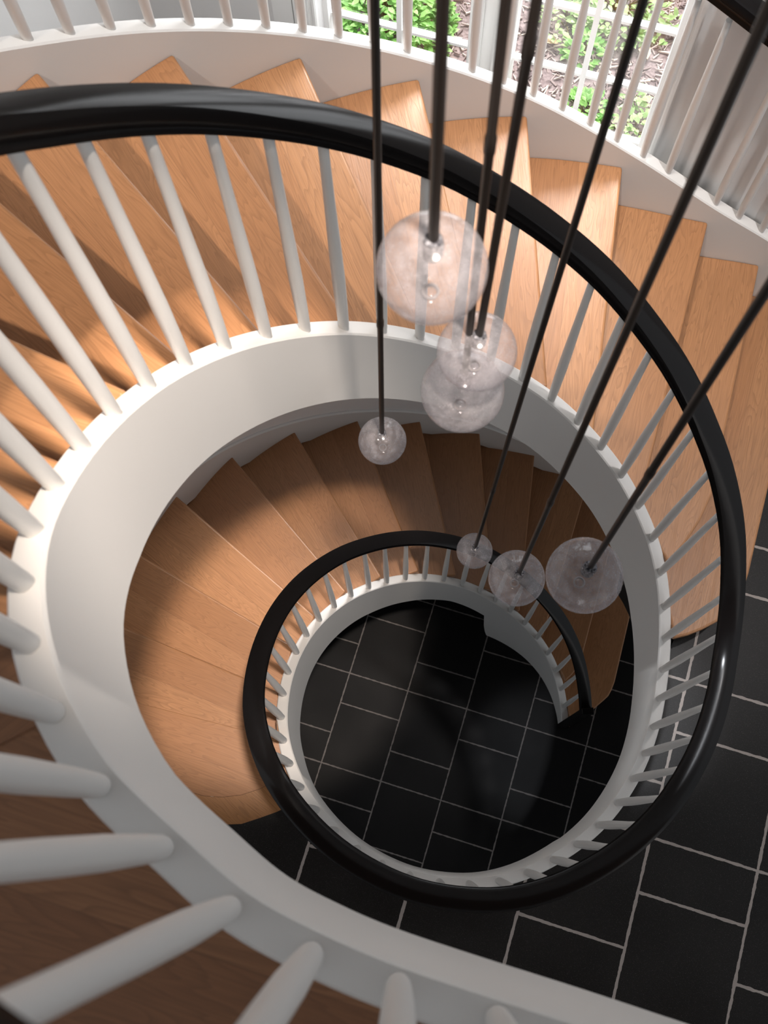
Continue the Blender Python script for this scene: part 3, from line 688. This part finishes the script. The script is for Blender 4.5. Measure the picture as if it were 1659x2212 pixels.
for i in range(9000):
    s_ = random.uniform(-9.5, 3.5); d_ = 1.4+random.random()**1.2*15
    p = W0+WD*s_+WN*d_; a = random.uniform(0, pi); L = random.uniform(.08, .30); wd = random.uniform(.018, .05); z = GND+random.uniform(.0, .05)
    t = Vector((cos(a), sin(a), random.uniform(-.25, .25))).normalized(); s2 = Vector((-sin(a), cos(a), 0)); u = t.cross(s2)*.02
    q = [p+t*L*x+s2*wd*y+Vector((0, 0, z)) for x, y in ((-.5, -.5), (.5, -.3), (.55, .3), (-.45, .5))]
    lo = [bm.verts.new(v-u) for v in q]; hi = [bm.verts.new(v+u) for v in q]
    bm.faces.new(hi); bm.faces.new(lo[::-1])
    for j in range(4): bm.faces.new((lo[j], lo[(j+1) % 4], hi[(j+1) % 4], hi[j]))
tag(link('bark_mulch', bm, M_CHIP), 'loose shredded bark mulch covering the garden bed outside', 'mulch', kind='stuff')
def leafmat(name, c0, c1):
    mt, nt, b = mat(name, c1, .45, .4); gi = nd(nt, 'ShaderNodeNewGeometry')
    nt.links.new(ramp(nt, gi.outputs['Random Per Island'], [(0, c0), (1, c1)]), b.inputs['Base Color'])
    b.inputs['Transmission Weight'].default_value = 0; 
    tl = nd(nt, 'ShaderNodeBsdfTranslucent'); nt.links.new(ramp(nt, gi.outputs['Random Per Island'], [(0, c0), (1, c1)]), tl.inputs[0])
    mx = nd(nt, 'ShaderNodeMixShader'); mx.inputs[0].default_value = .3; nt.links.new(b.outputs[0], mx.inputs[1]); nt.links.new(tl.outputs[0], mx.inputs[2]); nt.links.new(mx.outputs[0], nt.nodes['Material Output'].inputs[0])
    return mt
M_LEAF = leafmat('bright_green_leaf', (.14, .36, .07), (.40, .68, .22)); M_LEAF2 = leafmat('pale_green_leaf', (.28, .46, .16), (.56, .72, .36))
M_STEM, _, _ = mat('green_brown_stem', (.20, .16, .07), .7)
def leaf(bm, p, d, up_, L, W):
    s_ = d.cross(up_).normalized(); n = s_.cross(d)
    pts = [p, p+d*L*.35+s_*W*.5+n*L*.05, p+d*L*.7+s_*W*.38+n*L*.02, p+d*L-n*L*.08, p+d*L*.7-s_*W*.38+n*L*.02, p+d*L*.35-s_*W*.5+n*L*.05]
    mid = [p+d*L*.35, p+d*L*.7]
    v = [bm.verts.new(x) for x in pts]; m_ = [bm.verts.new(x) for x in mid]
    bm.faces.new((v[0], v[1], m_[0])); bm.faces.new((v[1], v[2], m_[1], m_[0])); bm.faces.new((v[2], v[3], m_[1]))
    bm.faces.new((v[3], v[4], m_[1])); bm.faces.new((v[4], v[5], m_[0], m_[1])); bm.faces.new((v[5], v[0], m_[0]))
def shrub(px, r, h, n, L, m, label, name='shrub', cat='shrub'):
    d = ray(px[0], px[1], 1.0); k = (GND+h*.6-DB)/d.z; c = d*k; c.z = GND
    root = empty(name, c, label, cat, 'green plants in the bed outside')
    bm = bmesh.new(); st = bmesh.new()
    for i in range(max(5, n//26)):
        a = random.uniform(0, 2*pi); q = random.random()**.5*.75; e = c+Vector((cos(a)*r*q, sin(a)*r*q, h*(.55+.4*(1-q)))); 
        tube([c+Vector((cos(a)*.05, sin(a)*.05, -.02)), c.lerp(e, .5)+Vector((0, 0, .1*h)), e], [.03, .022, .012], 5, st)
    for i in range(n):
        a = random.uniform(0, 2*pi); q = random.random()**.5; ph = (1-q*q)**.5
        p = c+Vector((cos(a)*r*q, sin(a)*r*q, .05+h*ph*random.uniform(.65, 1.0)))
        a2 = a+random.uniform(-1.4, 1.4); dd = Vector((cos(a2), sin(a2), random.uniform(-.1, .7))).normalized()
        leaf(bm, p, dd, Vector((random.uniform(-.3, .3), random.uniform(-.3, .3), 1)), L*random.uniform(.7, 1.25), L*random.uniform(.45, .6))
    link('foliage', bm, m, root); link('stem', st, M_STEM, root)
    return root
shrub((835, 15), 1.55, 1.4, 1500, .24, M_LEAF, 'dense bright green shrub outside the left window')
shrub((1340, 5), 1.15, .5, 420, .22, M_LEAF2, 'wide loose green plant in the bed at the top of the right window')
shrub((1225, 38), .7, .35, 130, .2, M_LEAF2, 'low spreading green plant left of the window bar in the right window')
shrub((1262, 100), .45, .4, 90, .22, M_LEAF, 'small green plant just below the upper bar of the right window')
shrub((1262, 238), .55, .4, 200, .2, M_LEAF, 'bright green ground plant under the lowest bar, beside the white stringer')
shrub((1375, 275), .5, .25, 80, .2, M_LEAF2, 'pale sprawling plant at the bottom right corner of the right window')
shrub((1375, 212), .22, .3, 30, .24, M_LEAF2, 'small pale seedling right of the window bar at the lowest pane')
shrub((1440, 60), .4, .2, 18, .24, M_LEAF2, 'thin pale weed lying on the mulch at the upper right pane')
shrub((725, 10), .5, .35, 50, .26, M_LEAF2, 'pale leafy sprig on the mulch left of the dense shrub')
mt, nt, b = mat('dry_leaf', (.62, .40, .25), .6); M_DRY = mt
for (x, y), lab in (((1187, 80), 'curled orange dead leaf on the mulch under the upper bar'), ((1108, 80), 'tan dead leaf on the mulch near the left window frame'), ((975, 45), 'large tan dead leaf beside the green shrub'), ((1406, 95), 'small orange leaf on the mulch in the right pane')):
    d = ray(x, y, 1.0); c = d*((GND+.1-DB)/d.z); c.z = GND+.1; bm = bmesh.new()
    leaf(bm, c-Vector((.2, 0, 0)), Vector((cos(x), sin(x), .15)).normalized(), Vector((0, .2, 1)), .45, .30)
    tag(link('dead_leaf', bm, M_DRY), lab, 'leaf', 'dead leaves on the mulch')
